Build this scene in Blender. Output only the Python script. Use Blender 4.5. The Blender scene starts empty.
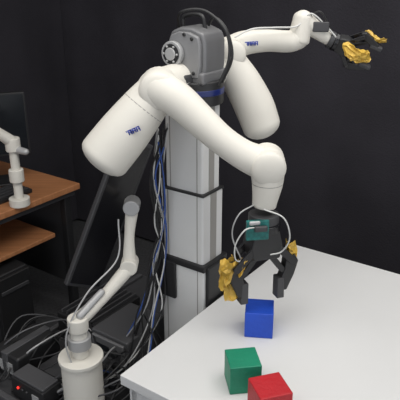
import bpy, bmesh, math, random
from mathutils import Vector as V, Matrix
random.seed(4)
scene=bpy.context.scene
try: scene.view_settings.view_transform='Standard'
except Exception: pass

# ---------------------------------------------------------------- materials
def mat(name,col,rough=.5,metal=0,bump=0,bscale=60,var=0,vscale=8,trans=0,coat=0,emis=None,spec=.5):
    m=bpy.data.materials.new(name); m.use_nodes=True
    nt=m.node_tree; b=nt.nodes['Principled BSDF']
    b.inputs['Base Color'].default_value=(*col,1); b.inputs['Roughness'].default_value=rough
    b.inputs['Metallic'].default_value=metal; b.inputs['Specular IOR Level'].default_value=spec
    if coat: b.inputs['Coat Weight'].default_value=coat
    if trans: b.inputs['Transmission Weight'].default_value=trans
    if emis:
        b.inputs['Emission Color'].default_value=(*emis[0],1); b.inputs['Emission Strength'].default_value=emis[1]
    tc=nt.nodes.new('ShaderNodeTexCoord')
    if bump:
        n=nt.nodes.new('ShaderNodeTexNoise'); n.inputs['Scale'].default_value=bscale; n.inputs['Detail'].default_value=4
        bp=nt.nodes.new('ShaderNodeBump'); bp.inputs['Strength'].default_value=bump; bp.inputs['Distance'].default_value=.01
        nt.links.new(tc.outputs['Object'],n.inputs['Vector']); nt.links.new(n.outputs['Fac'],bp.inputs['Height']); nt.links.new(bp.outputs['Normal'],b.inputs['Normal'])
    if var:
        n=nt.nodes.new('ShaderNodeTexNoise'); n.inputs['Scale'].default_value=vscale; n.inputs['Detail'].default_value=5
        r=nt.nodes.new('ShaderNodeValToRGB')
        r.color_ramp.elements[0].position=.3; r.color_ramp.elements[1].position=.7
        r.color_ramp.elements[0].color=(*[max(0,c*(1-var)) for c in col],1); r.color_ramp.elements[1].color=(*[min(1,c*(1+var)) for c in col],1)
        nt.links.new(tc.outputs['Object'],n.inputs['Vector']); nt.links.new(n.outputs['Fac'],r.inputs['Fac']); nt.links.new(r.outputs['Color'],b.inputs['Base Color'])
    return m
WHITE=mat('arm_white_plastic',(.66,.635,.575),.55,var=.03,spec=.3)
COLW=mat('column_aluminium_white',(.66,.66,.65),.5,var=.03,spec=.35)
TABLE=mat('table_white_laminate',(.64,.64,.635),.55,var=.03,vscale=3,spec=.3)
GREY=mat('housing_grey',(.17,.17,.175),.45,metal=.2)
LGREY=mat('light_grey_metal',(.42,.42,.42),.45,metal=.3)
BLACK=mat('black_plastic',(.016,.016,.017),.45)
BLACKG=mat('black_gloss',(.010,.010,.012),.25)
DARK=mat('dark_anthracite',(.045,.045,.048),.5)
MID=mat('mid_grey_metal',(.10,.10,.105),.4,metal=.3)
SEAM=mat('seam_grey',(.30,.29,.27),.5)
BLUE=mat('logo_blue',(.02,.05,.35),.4)
BLUEP=mat('blue_painted_wood',(.012,.07,.50),.5,bump=.15,bscale=80,var=.12)
GREENP=mat('green_painted_wood',(.005,.20,.11),.5,bump=.15,bscale=80,var=.12)
REDP=mat('red_painted_wood',(.42,.008,.015),.5,bump=.15,bscale=80,var=.12)
FILM=mat('amber_polyimide_film',(.66,.42,.07),.35,metal=.15,bump=.3,bscale=30,var=.45,vscale=22)
PCB=mat('circuit_board_teal',(.01,.13,.12),.4,var=.4,vscale=90)
CABW=mat('cable_white',(.6,.6,.58),.5)
CABB=mat('cable_blue',(.03,.08,.3),.5)
LED=mat('status_led_red',(.5,.01,.01),.4,emis=((1,.03,.02),2))
CURT=mat('curtain_black_cloth',(.036,.034,.040),.9,bump=.25,bscale=120,var=.16,vscale=2.5,spec=.1)
CARPET=mat('floor_dark_carpet',(.045,.045,.048),.95,bump=.5,bscale=300,var=.3,vscale=60)
CEIL=mat('ceiling_paint',(.6,.6,.58),.9)
SCREEN=mat('screen_dark',(.01,.012,.015),.2)
COVER=mat('cover_grey',(.23,.23,.235),.45,metal=.2)
WOOD=mat('desk_wood',(.45,.19,.08),.45)
nt=WOOD.node_tree; b=nt.nodes['Principled BSDF']; tc=[n for n in nt.nodes if n.type=='TEX_COORD'][0]
mp=nt.nodes.new('ShaderNodeMapping'); mp.inputs['Rotation'].default_value=(0,0,math.radians(-54.7)); mp.inputs['Scale'].default_value=(2,30,2)
n=nt.nodes.new('ShaderNodeTexNoise'); n.inputs['Scale'].default_value=2; n.inputs['Detail'].default_value=6
r=nt.nodes.new('ShaderNodeValToRGB'); r.color_ramp.elements[0].position=.3; r.color_ramp.elements[1].position=.75
r.color_ramp.elements[0].color=(.33,.135,.055,1); r.color_ramp.elements[1].color=(.50,.225,.10,1)
nt.links.new(tc.outputs['Object'],mp.inputs['Vector']); nt.links.new(mp.outputs['Vector'],n.inputs['Vector']); nt.links.new(n.outputs['Fac'],r.inputs['Fac']); nt.links.new(r.outputs['Color'],b.inputs['Base Color'])

# ---------------------------------------------------------------- helpers
def empty(name):
    e=bpy.data.objects.new(name,None); e.empty_display_size=.1; scene.collection.objects.link(e); return e
def finish(name,bm,m,parent,smooth=True,bevel=0,seg=2):
    bmesh.ops.recalc_face_normals(bm,faces=bm.faces[:])
    me=bpy.data.meshes.new(name); bm.to_mesh(me); bm.free()
    for mm in (m if isinstance(m,(list,tuple)) else [m]): me.materials.append(mm)
    o=bpy.data.objects.new(name,me); scene.collection.objects.link(o)
    if parent: o.parent=parent
    if smooth:
        for p in me.polygons: p.use_smooth=True
    if bevel:
        md=o.modifiers.new('bevel','BEVEL'); md.width=bevel; md.segments=seg; md.limit_method='ANGLE'; md.angle_limit=math.radians(40)
        wn=o.modifiers.new('wn','WEIGHTED_NORMAL'); wn.keep_sharp=False
    return o
XD=V((.817,-.577,0)).normalized(); YD=V((.577,.817,0)).normalized(); ZD=V((0,0,1))
def box(name,c,size,m,parent=None,axes=None,bevel=.004,rz=None):
    if axes is None:
        if rz is None: axes=(XD,YD,ZD)
        else:
            a=math.radians(rz); axes=(V((math.cos(a),math.sin(a),0)),V((-math.sin(a),math.cos(a),0)),ZD)
    c=V(c); bm=bmesh.new(); vs={}
    for i in(-1,1):
        for j in(-1,1):
            for k in(-1,1):
                vs[i,j,k]=bm.verts.new(c+axes[0]*(i*size[0]/2)+axes[1]*(j*size[1]/2)+axes[2]*(k*size[2]/2))
    for f in [((-1,-1,-1),(-1,1,-1),(-1,1,1),(-1,-1,1)),((1,-1,-1),(1,-1,1),(1,1,1),(1,1,-1)),((-1,-1,-1),(-1,-1,1),(1,-1,1),(1,-1,-1)),
              ((-1,1,-1),(1,1,-1),(1,1,1),(-1,1,1)),((-1,-1,-1),(1,-1,-1),(1,1,-1),(-1,1,-1)),((-1,-1,1),(-1,1,1),(1,1,1),(1,-1,1))]:
        bm.faces.new([vs[q] for q in f])
    return finish(name,bm,m,parent,smooth=bool(bevel),bevel=bevel)
def frame(d):
    d=d.normalized(); up=V((0,0,1)) if abs(d.z)<.9 else V((0,1,0))
    a=d.cross(up).normalized(); return a,a.cross(d).normalized()
def spline(pts,rad,res):
    P=[V(p) for p in pts]; n=len(P)
    if n==2: 
        return [P[0].lerp(P[1],i/res) for i in range(res+1)],[rad[0]+(rad[1]-rad[0])*i/res for i in range(res+1)]
    out=[];ro=[]
    for i in range(n-1):
        p0=P[i-1] if i>0 else P[i]*2-P[i+1]; p1=P[i];p2=P[i+1];p3=P[i+2] if i+2<n else P[i+1]*2-P[i]
        r0=rad[i-1] if i>0 else rad[i]; r3=rad[i+2] if i+2<n else rad[i+1]
        for k in range(res):
            t=k/res
            f=lambda a,b_,c,d:.5*((2*b_)+(c-a)*t+(2*a-5*b_+4*c-d)*t*t+(3*b_-a-3*c+d)*t**3)
            out.append(f(p0,p1,p2,p3)); ro.append(max(.0005,f(r0,rad[i],rad[i+1],r3)))
    out.append(P[-1]); ro.append(rad[-1]); return out,ro
def tube(name,pts,rad,m,parent=None,n=28,res=10,cap=(1,1)):
    if not isinstance(rad,(list,tuple)): rad=[rad]*len(pts)
    Q,R=spline(pts,rad,res)
    T=[(Q[min(i+1,len(Q)-1)]-Q[max(i-1,0)]).normalized() for i in range(len(Q))]
    a,b_=frame(T[0]); rings=[]
    frames=[]
    for i in range(len(Q)):
        if i:
            q=T[i-1].rotation_difference(T[i]); a=q@a
        a=(a-T[i]*a.dot(T[i])).normalized(); bb=T[i].cross(a); frames.append((a.copy(),bb))
    seq=[]
    N=6
    if cap[0]:
        for k in range(N,0,-1):
            t=k/N*math.pi/2*.97; seq.append((Q[0]-T[0]*R[0]*cap[0]*math.sin(t),R[0]*math.cos(t),frames[0]))
    for i in range(len(Q)): seq.append((Q[i],R[i],frames[i]))
    if cap[1]:
        for k in range(1,N+1):
            t=k/N*math.pi/2*.97; seq.append((Q[-1]+T[-1]*R[-1]*cap[1]*math.sin(t),R[-1]*math.cos(t),frames[-1]))
    bm=bmesh.new(); rr=[]
    for p,r_,(fa,fb) in seq:
        rr.append([bm.verts.new(p+fa*r_*math.cos(2*math.pi*j/n)+fb*r_*math.sin(2*math.pi*j/n)) for j in range(n)])
    for i in range(len(rr)-1):
        for j in range(n): bm.faces.new((rr[i][j],rr[i][(j+1)%n],rr[i+1][(j+1)%n],rr[i+1][j]))
    bm.faces.new(rr[0][::-1]); bm.faces.new(rr[-1])
    return finish(name,bm,m,parent)
def cyl(name,p0,p1,r,m,parent=None,r2=None,n=32,bevel=.002):
    p0=V(p0);p1=V(p1);a,b_=frame(p1-p0); r2=r if r2 is None else r2; bm=bmesh.new()
    A=[bm.verts.new(p0+a*r*math.cos(2*math.pi*j/n)+b_*r*math.sin(2*math.pi*j/n)) for j in range(n)]
    B=[bm.verts.new(p1+a*r2*math.cos(2*math.pi*j/n)+b_*r2*math.sin(2*math.pi*j/n)) for j in range(n)]
    for j in range(n): bm.faces.new((A[j],A[(j+1)%n],B[(j+1)%n],B[j]))
    bm.faces.new(A[::-1]); bm.faces.new(B)
    return finish(name,bm,m,parent,bevel=bevel)
def cable(name,pts,r,m,parent=None): return tube(name,pts,r,m,parent,n=8,res=8,cap=(1,1))
def plate(name,poly,o,u,v,th,m,parent=None,bevel=.002):
    o=V(o);w=u.cross(v).normalized(); bm=bmesh.new()
    A=[bm.verts.new(o+u*x+v*y-w*th/2) for x,y in poly]; B=[bm.verts.new(o+u*x+v*y+w*th/2) for x,y in poly]
    n=len(poly)
    for j in range(n): bm.faces.new((A[j],A[(j+1)%n],B[(j+1)%n],B[j]))
    bm.faces.new(A[::-1]); bm.faces.new(B)
    return finish(name,bm,m,parent,bevel=bevel)
def bar(name,p,q,w,o,u,v,th,m,parent,off=0):
    p=V((p[0],p[1]));q=V((q[0],q[1]));d=(q-p).normalized()
    poly=[]
    for k in range(7):
        t=math.pi/2+math.pi*k/6; poly.append(p+d*math.cos(t)*w/2+V((-d.y,d.x))*math.sin(t)*w/2)
    for k in range(7):
        t=-math.pi/2+math.pi*k/6; poly.append(q+d*math.cos(t)*w/2+V((-d.y,d.x))*math.sin(t)*w/2)
    return plate(name,[(a.x,a.y) for a in poly],V(o)+u.cross(v).normalized()*off,u,v,th,m,parent,bevel=.0015)
def film(name,c,u,v,w,h,parent,curl=.02,amp=.006):
    c=V(c);nn=u.cross(v).normalized(); bm=bmesh.new(); N=9; g=[]
    for i in range(N):
        row=[]
        for j in range(N):
            s=(i/(N-1)-.5); t=(j/(N-1)-.5)
            ww=w*(1+.25*math.sin(5*t+1)) 
            row.append(bm.verts.new(c+u*(s*ww+random.uniform(-amp,amp)*.4)+v*(t*h+random.uniform(-amp,amp)*.5)+nn*(random.uniform(-amp,amp)-curl*(2*s)**2)))
        g.append(row)
    for i in range(N-1):
        for j in range(N-1): bm.faces.new((g[i][j],g[i+1][j],g[i+1][j+1],g[i][j+1]))
    o=finish(name,bm,FILM,parent,smooth=False); s_=o.modifiers.new('s','SOLIDIFY'); s_.thickness=.001
    return o

# ---------------------------------------------------------------- room
C0=V((-.022,1.71,0))                       # robot column foot
wallc=2.75; leftc=-3.0
def W(a,b,z=0): return XD*a+YD*b+V((0,0,z))
def curtain(name,pstart,d,length,h,nrm,seed,lam):
    rnd=random.Random(seed); n=int(length/.03); bm=bmesh.new(); rows=[]
    ph=[rnd.uniform(0,6.28) for _ in range(5)]
    for i in range(n+1):
        s=i*length/n; col=[]
        for k in range(5):
            z=h*k/4; a=.004*math.sin(s*6.28/lam+ph[0]+.5*math.sin(s*2.1+ph[1]))+.012*math.sin(s*6.28/(lam*3.3)+ph[2])+.001*math.sin(s*6.28/(lam*.4)+ph[3]+z)
            col.append(bm.verts.new(pstart+d*s+nrm*(.03+a)+V((0,0,z))))
        rows.append(col)
    for i in range(n):
        for k in range(4): bm.faces.new((rows[i][k],rows[i+1][k],rows[i+1][k+1],rows[i][k+1]))
    return finish(name,bm,CURT,None)
box('floor',(0,1.4,-.02),(7.5,7.5,.04),CARPET,bevel=0)
box('ceiling',(0,1.4,2.92),(7.5,7.5,.04),CEIL,bevel=0)
box('wall_back',W(0.2,wallc+.10,1.45),(6.6,.05,2.9),CURT,bevel=0)
box('wall_left',W(leftc-.10,0,1.45),(.05,5.8,2.9),CURT,bevel=0)
curtain('curtain_back',W(leftc+.02,wallc,0.02),XD,6.2,2.8,-YD,3,.42)
curtain('curtain_side',W(leftc,wallc-.02,0.02),-YD,5.2,2.8,XD,5,.42)

# ---------------------------------------------------------------- white table
tab=empty('white_table')
tc0=V((-.207,1.268,0)); L=.947; D=1.9
cen=tc0+YD*L/2+XD*D/2
box('top',cen+V((0,0,.735)),(D,L,.03),TABLE,tab,bevel=.002)
box('end_panel',tc0+YD*L/2+XD*.03+V((0,0,.36)),(.03,L-.03,.72),TABLE,tab)
box('front_panel',tc0+YD*.03+XD*(D/2)+V((0,0,.36)),(D-.04,.03,.72),TABLE,tab)
box('rear_panel',tc0+YD*(L-.03)+XD*(D/2)+V((0,0,.36)),(D-.04,.03,.72),TABLE,tab)
box('far_end_panel',tc0+YD*L/2+XD*(D-.03)+V((0,0,.36)),(.03,L-.03,.72),TABLE,tab)

# ---------------------------------------------------------------- blocks
for nm,c,s,rz,m in (('blue_block',(.170,1.470),.080,-7,BLUEP),('green_block',(.107,1.236),.079,8,GREENP),('red_block',(.163,1.130),.080,17,REDP)):
    box(nm,(c[0],c[1],.75+s/2),(s,s,s),m,None,rz=rz,bevel=.0025)

# ---------------------------------------------------------------- robot
rob=empty('dual_arm_robot')
cart=empty('wheeled_base_cart')
def R(a,b,z): return C0+XD*a+YD*b+V((0,0,z))
box('base_chassis',R(-.235,-.06,.27),(.62,.86,.30),BLACK,cart,bevel=.015)
box('base_deck',R(-.235,-.06,.435),(.64,.88,.03),DARK,cart,bevel=.006)
box('deck_rail_near',R(-.235,-.49,.457),(.64,.02,.014),MID,cart,bevel=.002)
box('deck_rail_rear',R(-.545,-.06,.457),(.02,.84,.014),MID,cart,bevel=.002)
for i,(a,b_) in enumerate(((-.48,-.42),(0,-.42),(-.48,.30),(0,.30))):
    cyl('wheel_%d'%i,R(a,b_-.03,.06),R(a,b_+.03,.06),.06,DARK,cart)
    box('wheel_fork_%d'%i,R(a,b_,.10),(.05,.08,.08),BLACK,cart)
# column, three telescoping stages
def stage(i,a,b_,z0,z1):
    box('column_stage_%d'%i,R(0,0,(z0+z1)/2),(a,b_,z1-z0),COLW,rob,bevel=.008)
    for s in(-1,1):
        box('groove_%d_%d'%(i,s),R(s*(a/2),0,(z0+z1)/2),(.002,b_*.3,z1-z0-.006),SEAM,rob,bevel=0)
        box('side_line_%d_%d'%(i,s),R(s*a*.36,-b_/2,(z0+z1)/2),(.003,.0016,z1-z0-.006),SEAM,rob,bevel=0)
stage(1,.136,.092,1.08,1.40)
stage(2,.152,.108,.85,1.105)
stage(3,.165,.118,.45,.862)
box('collar_1',R(0,0,1.103),(.157,.113,.008),BLACK,rob)
box('collar_2',R(0,0,.868),(.176,.130,.022),BLACK,rob)
box('bracket_side',R(-.050,-.066,.80),(.06,.012,.13),BLACK,rob)
box('bracket_left',R(-.094,0,.79),(.022,.13,.17),BLACK,rob)
box('bracket_front',R(.088,0,.80),(.014,.10,.14),BLACK,rob)
# shoulder carriage
cyl('shoulder_ring',R(.01,0,1.365),R(.01,0,1.435),.082,BLACK,rob,bevel=.006)
cyl('status_light_ring',R(.01,0,1.395),R(.01,0,1.412),.0835,mat('status_blue',(.01,.02,.12),.3),rob)
box('shoulder_beam',R(.01,0,1.43),(.07,.20,.06),DARK,rob,bevel=.012)
box('housing_base',R(.015,0,1.445),(.13,.12,.035),GREY,rob,bevel=.008)
prof=[(-.056,-.07),(.056,-.07),(.064,-.03),(.064,.035),(.055,.060),(.02,.072),(-.02,.072),(-.05,.060),(-.062,.03),(-.064,-.02)]
plate('head_housing',prof,R(.015,0,1.505),XD,ZD,.10,GREY,rob,bevel=.008)
plate('head_side_cover',[(x*.85,y*.85) for x,y in prof],R(.015,-.056,1.505),XD,ZD,.014,COVER,rob,bevel=.004)
hub=R(-.014,-.064,1.508)
cyl('spool_outer',hub,hub-YD*.014,.034,LGREY,rob)
cyl('spool_groove',hub-YD*.014,hub-YD*.016,.027,BLACK,rob)
cyl('spool_inner',hub-YD*.015,hub-YD*.021,.017,LGREY,rob)
for k in range(6):
    t=k*math.pi/3; q=hub-YD*.016+XD*.022*math.cos(t)+ZD*.022*math.sin(t); cyl('spool_bolt_%d'%k,q,q-YD*.004,.003,LGREY,rob,n=10,bevel=0)
for k,(a,z) in enumerate(((.055,1.55),(.06,1.46),(-.03,1.455),(.03,1.56))):
    q=R(a-.01,-.060,z); cyl('cover_bolt_%d'%k,q,q-YD*.005,.005,BLACK,rob,n=12,bevel=0)
tube('top_handle',[R(-.03,0,1.57),R(-.025,0,1.600),R(.03,0,1.605),R(.045,0,1.57)],.006,BLACK,rob,n=10)
cable('head_cable_1',[R(-.03,-.02,1.57),R(.0,-.05,1.615),R(.065,-.03,1.62),R(.125,-.02,1.57),R(.135,-.02,1.50),R(.11,-.03,1.43)],.0042,BLACK,rob)
cable('head_cable_2',[R(.03,.03,1.57),R(.06,.02,1.60),R(.10,.02,1.57),R(.12,.02,1.50),R(.09,.02,1.43)],.004,BLACK,rob)

# ---- near (right) arm
def ringat(nm,p,d,r,w=.004,m=SEAM):
    d=V(d).normalized(); p=V(p); cyl(nm,p-d*w/2,p+d*w/2,r,m,rob,bevel=0)
tube('right_shoulder',[R(0,-.05,1.44),(-.115,1.591,1.425)],[.045,.053],WHITE,rob)
tube('right_upper_arm',[(-.108,1.588,1.43),(-.150,1.570,1.380),(-.203,1.556,1.316),(-.257,1.545,1.252)],[.052,.061,.069,.071],WHITE,rob,cap=(1,.5))
tube('right_elbow_joint',[(-.108,1.60,1.432),(-.108,1.53,1.432)],[.052,.050],WHITE,rob,cap=(.4,.4))
tube('right_forearm',[(-.108,1.555,1.435),(-.055,1.530,1.408),(.0,1.508,1.362),(.055,1.490,1.316),(.11,1.478,1.280),(.160,1.473,1.258)],[.050,.046,.042,.038,.039,.044],WHITE,rob)
tube('right_wrist_joint',[(.174,1.503,1.258),(.174,1.437,1.254)],[.047,.045],WHITE,rob,cap=(.4,.4))
tube('right_wrist_link',[(.174,1.470,1.258),(.176,1.470,1.205),(.170,1.472,1.140)],[.046,.041,.032],WHITE,rob,cap=(1,.1))
ringat('seam_a',(-.150,1.570,1.380),(-.05,-.015,-.060),.0612,.002)
ringat('seam_c',(.176,1.470,1.205),(-.004,0,-1),.0413,.002)
def logo(nm,o,u,v,s):
    for k in range(4):
        x=k*s*1.15
        for q,pl in enumerate([[(x,0),(x+s*.28,0),(x+s*.28,s*1.3),(x,s*1.3)],[(x+s*.28,s*1.05),(x+s,s*1.05),(x+s,s*1.3),(x+s*.28,s*1.3)],[(x+s*.7,0),(x+s,0),(x+s,s*1.3),(x+s*.7,s*1.3)],[(x,.5*s),(x+s,.5*s),(x+s,.72*s),(x,.72*s)]]):
            plate('%s_%d_%d'%(nm,k,q),pl,o,u,v,.002,BLUE,rob,bevel=0)
u=V((.8,.0,.35)).normalized()
logo('logo_near',V((-.192,1.492,1.322)),u,V((-.35,0,.8)).normalized(),.010)

# ---- far (left) arm
tube('left_shoulder',[R(0,.05,1.44),(.085,1.80,1.455)],[.045,.05],WHITE,rob)
tube('left_upper_arm',[(.085,1.79,1.465),(.125,1.787,1.405),(.163,1.782,1.335),(.186,1.776,1.278)],[.050,.056,.060,.058],WHITE,rob,cap=(1,.7))
tube('left_elbow_joint',[(.09,1.83,1.49),(.09,1.76,1.49)],[.045,.043],WHITE,rob,cap=(.4,.4))
tube('left_forearm',[(.085,1.80,1.495),(.13,1.82,1.515),(.20,1.855,1.518),(.27,1.885,1.512),(.30,1.89,1.52)],[.040,.036,.033,.033,.033],WHITE,rob)
tube('left_wrist_joint',[(.302,1.89,1.515),(.312,1.892,1.580)],[.034,.030],WHITE,rob,cap=(.5,.7))
tube('left_wrist_link',[(.312,1.892,1.575),(.340,1.90,1.555),(.375,1.905,1.532),(.400,1.91,1.516)],[.029,.027,.023,.020],WHITE,rob,cap=(1,.2))
logo('logo_far',V((.13,1.782,1.512)),V((.97,.25,.02)).normalized(),ZD,.009)

# ---- grippers
def gripper(tag,o,a,s,k=1.0):
    a=V(a).normalized(); s=V(s); s=(s-a*s.dot(a)).normalized(); n=s.cross(a).normalized(); o=V(o)
    cyl(tag+'_coupling',o,o+a*.022*k,.036*k,DARK,rob)
    cyl(tag+'_sensor',o+a*.022*k,o+a*.040*k,.040*k,BLACKG,rob)
    plate(tag+'_palm',[(-.030*k,.035*k),(.030*k,.035*k),(.040*k,.075*k),(.034*k,.108*k),(-.034*k,.108*k),(-.040*k,.075*k)],o,s,a,.055*k,BLACK,rob,bevel=.004)
    for sd in(-1,1):
        ss=s*sd
        for off in(-.022,.022):
            bar(tag+'_outer_link',(.034*k,.085*k),(.074*k,.125*k),.018*k,o,ss,a,.008*k,BLACKG,rob,off*k)
        bar(tag+'_inner_link',(.014*k,.10*k),(.052*k,.150*k),.014*k,o,ss,a,.020*k,BLACK,rob)
        plate(tag+'_knuckle',[(.060*k,.118*k),(.082*k,.112*k),(.092*k,.130*k),(.082*k,.165*k),(.064*k,.205*k),(.046*k,.205*k),(.046*k,.175*k),(.056*k,.150*k)],o,ss,a,.026*k,BLACK,rob,bevel=.003)
        plate(tag+'_fingertip',[(.038*k,.170*k),(.055*k,.170*k),(.058*k,.225*k),(.038*k,.225*k)],o,ss,a,.028*k,DARK,rob,bevel=.003)
    return a,s,n,o
a,s,n,o=gripper('right_gripper',(.170,1.470,1.118),(.0,-.03,-1),(1,.35,0),1.15)
box('right_gripper_camera_board',(.150,1.425,1.090),(.06,.012,.055),PCB,rob,rz=8,bevel=.002)
box('right_gripper_camera',(.158,1.414,1.098),(.035,.012,.016),DARK,rob,rz=8)
box('right_gripper_board_clip',(.142,1.418,1.112),(.03,.008,.012),LGREY,rob,rz=8)
film('right_gripper_film_a',o-s*.085+a*.185-n*.0,V((.75,.6,0)).normalized(),V((-.12,0,1)).normalized(),.050,.13,rob)
film('right_gripper_film_b',o-s*.098+a*.165+V((0,-.015,0)),V((.95,.1,0)).normalized(),V((.25,0,1)).normalized(),.035,.09,rob)
film('right_gripper_film_c',o+s*.085+a*.125+V((0,-.012,0)),V((.8,-.3,0)).normalized(),V((-.2,0,1)).normalized(),.025,.06,rob)
film('right_gripper_film_d',o-s*.06+a*.14+V((0,-.028,0)),V((.9,.0,.1)).normalized(),V((.3,0,1)).normalized(),.020,.05,rob)
cable('right_gripper_cable_1',[(.150,1.42,1.10),(.115,1.40,1.10),(.092,1.41,1.05),(.10,1.42,1.0),(.15,1.43,1.02)],.002,CABW,rob)
cable('right_gripper_cable_2',[(.165,1.42,1.15),(.215,1.41,1.13),(.235,1.42,1.07),(.22,1.44,1.02),(.19,1.44,1.01)],.002,CABW,rob)
cable('right_gripper_cable_3',[(.14,1.45,1.15),(.10,1.43,1.13),(.085,1.43,1.07),(.115,1.43,.99)],.002,LGREY,rob)
a,s,n,o=gripper('left_gripper',(.398,1.91,1.517),(.90,-.05,-.36),(.30,-.35,.88),.72)
film('left_gripper_film_a',o+a*.085+V((0,-.04,-.012)),V((1,0,-.4)).normalized(),V((.2,-.3,1)).normalized(),.075,.045,rob,amp=.006)
film('left_gripper_film_b',o+a*.13+s*.055,V((1,0,-.5)).normalized(),V((.5,-.3,.6)).normalized(),.06,.025,rob,amp=.005)
film('left_gripper_film_c',o+a*.13-s*.03,V((1,0,-.1)).normalized(),V((.2,-.4,.8)).normalized(),.05,.022,rob,amp=.005)
cable('left_arm_cable_1',[(.10,1.76,1.54),(.15,1.78,1.560),(.22,1.82,1.560),(.29,1.86,1.56),(.33,1.87,1.595),(.38,1.88,1.56),(.42,1.89,1.52)],.0025,CABW,rob)
cable('left_arm_cable_2',[(.33,1.88,1.59),(.36,1.87,1.60),(.39,1.88,1.56),(.41,1.90,1.53)],.0025,BLACK,rob)
box('left_wrist_camera_board',(.365,1.875,1.556),(.05,.01,.03),DARK,rob,rz=0)

# cables down the left of the column
rc=random.Random(11)
for k in range(14):
    j=lambda s=.015: rc.uniform(-s,s)
    cable('column_cable_%d'%k,[(-.105+j(),1.63,1.28+j(.04)),(-.125+j(.02),1.65,1.15),(-.120+j(.02),1.67,1.0),(-.135+j(.025),1.68,.85+j(.03)),(-.16+j(.04),1.66,.70),(-.20+j(.08),1.62+j(.06),.54+j(.02)),(-.27+j(.10),1.60+j(.08),.462)],.0026,(BLACK,CABW,BLACK,LGREY,BLACK,CABB,BLACK)[k%7],rob)
# power supply + controller boxes mounted on the deck
box('psu_case',R(-.20,-.10,.525),(.16,.20,.145),MID,cart,bevel=.006)
box('psu_front_panel',R(-.20,-.205,.525),(.14,.012,.12),GREY,cart)
box('psu_display',R(-.22,-.213,.545),(.06,.006,.035),SCREEN,cart)
for k,z in enumerate((.55,.505)): cyl('psu_knob_%d'%k,R(-.16,-.21,z),R(-.16,-.228,z),.012,BLACK,cart)
box('controller_case',R(-.42,-.02,.50),(.18,.26,.10),BLACK,cart,bevel=.006)
for k in range(7): box('controller_fin_%d'%k,R(-.49+.024*k,-.02,.555),(.006,.24,.014),MID,cart,bevel=0)
box('switch_case',R(-.29,-.30,.472),(.18,.12,.044),DARK,cart,bevel=.003)
for k in range(6): box('switch_port_%d'%k,R(-.360+.026*k,-.361,.472),(.016,.004,.016),LGREY,cart,bevel=0)
box('battery_case',R(-.46,-.33,.50),(.13,.18,.10),BLACK,cart,bevel=.01)
box('battery_strap',R(-.46,-.33,.502),(.03,.186,.104),MID,cart,bevel=.003)
box('battery_label',R(-.46,-.4215,.50),(.07,.003,.04),LGREY,cart,bevel=0)
box('driver_case',R(-.30,-.43,.49),(.15,.075,.075),BLACK,cart,bevel=.005)
box('driver_lid',R(-.30,-.43,.532),(.14,.065,.010),MID,cart,bevel=.003)
for k in range(3): cyl('driver_led_%d'%k,R(-.34+.02*k,-.467,.50),R(-.34+.02*k,-.471,.50),.004,(LED,DARK,DARK)[k],cart,n=12,bevel=0)
box('driver_socket',R(-.26,-.468,.495),(.03,.004,.02),LGREY,cart,bevel=0)
box('emergency_stop_box',R(-.09,-.30,.48),(.07,.09,.06),BLACK,cart,bevel=.004)
cyl('emergency_stop_button',R(-.09,-.30,.51),R(-.09,-.30,.53),.018,BLACKG,cart)
for k in range(24):
    j=lambda s: rc.uniform(-s,s)
    a0=-.52+.022*k
    z=.454
    cable('loose_cable_%d'%k,[R(a0+j(.05),-.46,z+.003),R(a0+j(.08),-.42+j(.03),z+.03+j(.02)),R(a0+.05+j(.1),-.30+j(.06),z+.10+j(.04)),R(a0+.02+j(.1),-.18+j(.08),z+.08+j(.05)),R(min(-.1,a0+.1+j(.1)),-.22+j(.05),z+.002)],.0030,(BLACK,DARK,BLACK,MID,BLACK,BLACK,BLACK,LGREY)[k%8],cart)

# ---------------------------------------------------------------- monitor arm + tilted monitor
ma=empty('monitor_arm')
bx,by=-.350,1.462
cyl('base_drum',(bx,by,.45),(bx,by,.655),.060,WHITE,ma,bevel=.006)
cyl('base_cap',(bx,by,.655),(bx,by,.668),.066,WHITE,ma)
cyl('post',(bx,by,.668),(bx,by,.77),.024,WHITE,ma)
cyl('post_collar',(bx,by,.70),(bx,by,.735),.034,LGREY,ma)
cyl('hinge_lower',(bx,by,.755),(bx,by,.80),.030,WHITE,ma,bevel=.005)
tube('lower_link',[(bx,by,.785),(-.282,1.522,.830),(-.215,1.595,.885)],[.023,.018,.022],WHITE,ma)
tube('lower_link_cover',[(bx+.01,by-.005,.808),(-.285,1.51,.852)],[.012,.010],LGREY,ma)
cyl('hinge_mid',(-.212,1.57,.895),(-.212,1.63,.895),.026,WHITE,ma,bevel=.005)
tube('upper_link',[(-.212,1.60,.895),(-.210,1.612,.98),(-.200,1.625,1.065)],[.021,.015,.019],WHITE,ma)
cyl('hinge_top',(-.200,1.60,1.075),(-.200,1.655,1.075),.024,LGREY,ma,bevel=.004)
tube('head_link',[(-.200,1.63,1.075),(-.22,1.72,1.05),(-.235,1.86,.99)],[.016,.014,.014],WHITE,ma)
cable('arm_cable',[(-.36,1.43,.62),(-.38,1.43,.75),(-.32,1.47,.87),(-.24,1.55,.94),(-.235,1.58,1.05)],.0025,LGREY,ma)
mu=V((.177,.124,.442)).normalized(); mw=V((.16,.13,-.09)); mw=(mw-mu*mw.dot(mu)).normalized()
mc=V((-.250,1.915,1.20))-mu*.265+mw*.05
mn=mu.cross(mw).normalized()
box('monitor_panel',mc,(.14,.54,.022),DARK,ma,axes=(mw,mu,mn),bevel=.004)
for sg in(-1,1):
    box('monitor_screen_%d'%sg,mc+mn*.0115*sg,(.118,.515,.002),BLACKG,ma,axes=(mw,mu,mn),bevel=0)

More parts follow.
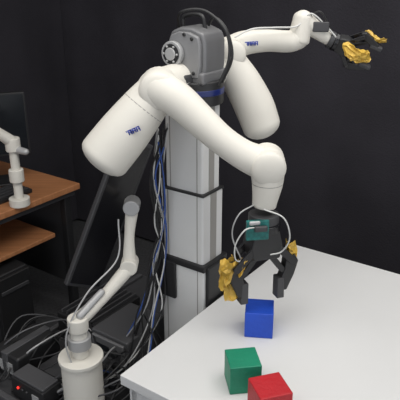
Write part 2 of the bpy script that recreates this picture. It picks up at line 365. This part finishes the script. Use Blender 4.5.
# ---------------------------------------------------------------- wooden desk (back left)
dk=empty('wooden_desk')
dc=V((-.586,2.746,0))
def Dk(a,b,z): return dc+XD*a+YD*b+V((0,0,z))
box('top',Dk(-.34,-.75,.715),(.68,1.5,.03),WOOD,dk)
box('front_rail',Dk(-.03,-.75,.685),(.02,1.46,.03),DARK,dk)
box('lower_shelf',Dk(-.30,-.84,.49),(.50,1.40,.022),WOOD,dk)
for i,(a,b_) in enumerate(((-.05,-.06),(-.62,-.06),(-.05,-1.44),(-.62,-1.44))):
    box('leg_%d'%i,Dk(a,b_,.35),(.04,.04,.70),BLACK,dk)
box('side_panel',Dk(-.34,-.04,.42),(.52,.015,.5),DARK,dk)
pc=empty('desktop_computer')
box('case',Dk(-.22,-.45,.22),(.42,.19,.44),BLACK,pc,bevel=.01)
box('front_bezel',Dk(0,-.45,.22),(.02,.18,.42),BLACK,pc)
box('drive_bay',Dk(.012,-.45,.36),(.006,.15,.02),DARK,pc)
da=empty('desk_monitor_arm')
px,py=-.80,2.466
cyl('clamp',(px,py,.731),(px,py,.765),.045,WHITE,da)
cyl('pole',(px,py,.765),(px,py,1.02),.020,WHITE,da)
cyl('pole_collar',(px,py,.84),(px,py,.90),.032,WHITE,da,bevel=.006)
cyl('hinge',(px,py,.98),(px,py,1.04),.032,WHITE,da,bevel=.006)
tube('link_a',[(px,py,1.02),(-.86,2.42,1.09),(-.92,2.38,1.17)],[.026,.022,.026],WHITE,da)
tube('link_b',[(px,py,.99),(-.74,2.44,.985)],[.018,.014],LGREY,da)
dm=empty('computer_monitor')
dax=(V((.93,.37,0)).normalized(),V((-.37,.93,0)).normalized(),ZD)
box('panel',(-1.02,2.72,1.02),(.42,.03,.30),BLACK,dm,axes=dax)
box('screen',V((-1.02,2.72,1.02))-dax[1]*.016,(.40,.002,.28),SCREEN,dm,axes=dax,bevel=0)
box('stand_neck',V((-1.02,2.75,.85)),(.05,.02,.22),BLACK,dm,axes=dax)
box('stand_foot',V((-1.02,2.74,.737)),(.20,.15,.012),BLACK,dm,axes=dax)
kb=empty('keyboard')
box('case',Dk(-.15,-.40,.741),(.13,.36,.02),BLACK,kb)
for i in range(4): box('key_row_%d'%i,Dk(-.195+.03*i,-.40,.754),(.022,.34,.006),DARK,kb,bevel=.001)

# ---------------------------------------------------------------- lights
def area(name,loc,size,e,col=(1,1,1),rot=(0,0,0)):
    l=bpy.data.lights.new(name,'AREA'); l.shape='RECTANGLE'; l.size=size[0]; l.size_y=size[1]; l.energy=e; l.color=col
    o=bpy.data.objects.new(name,l); o.location=loc; o.rotation_euler=rot; scene.collection.objects.link(o)
area('ceiling_light_a',(.6,1.0,2.85),(1.8,1.2),28,(1,.98,.95))
area('ceiling_light_b',(-.9,.9,2.85),(1.8,1.2),24,(1,.98,.95))
area('ceiling_light_c',(.9,2.0,2.85),(1.0,1.0),11,(1,.98,.95))
w=bpy.data.worlds.new('world'); scene.world=w; w.use_nodes=True
w.node_tree.nodes['Background'].inputs[0].default_value=(.92,.95,1,1); w.node_tree.nodes['Background'].inputs[1].default_value=1.1

# ---------------------------------------------------------------- camera
cam=bpy.data.cameras.new('camera'); cam.lens=54; cam.sensor_width=36; cam.clip_start=.05
co=bpy.data.objects.new('camera',cam); co.location=(0,0,1.75); co.rotation_euler=(math.radians(68),0,0)
scene.collection.objects.link(co); scene.camera=co
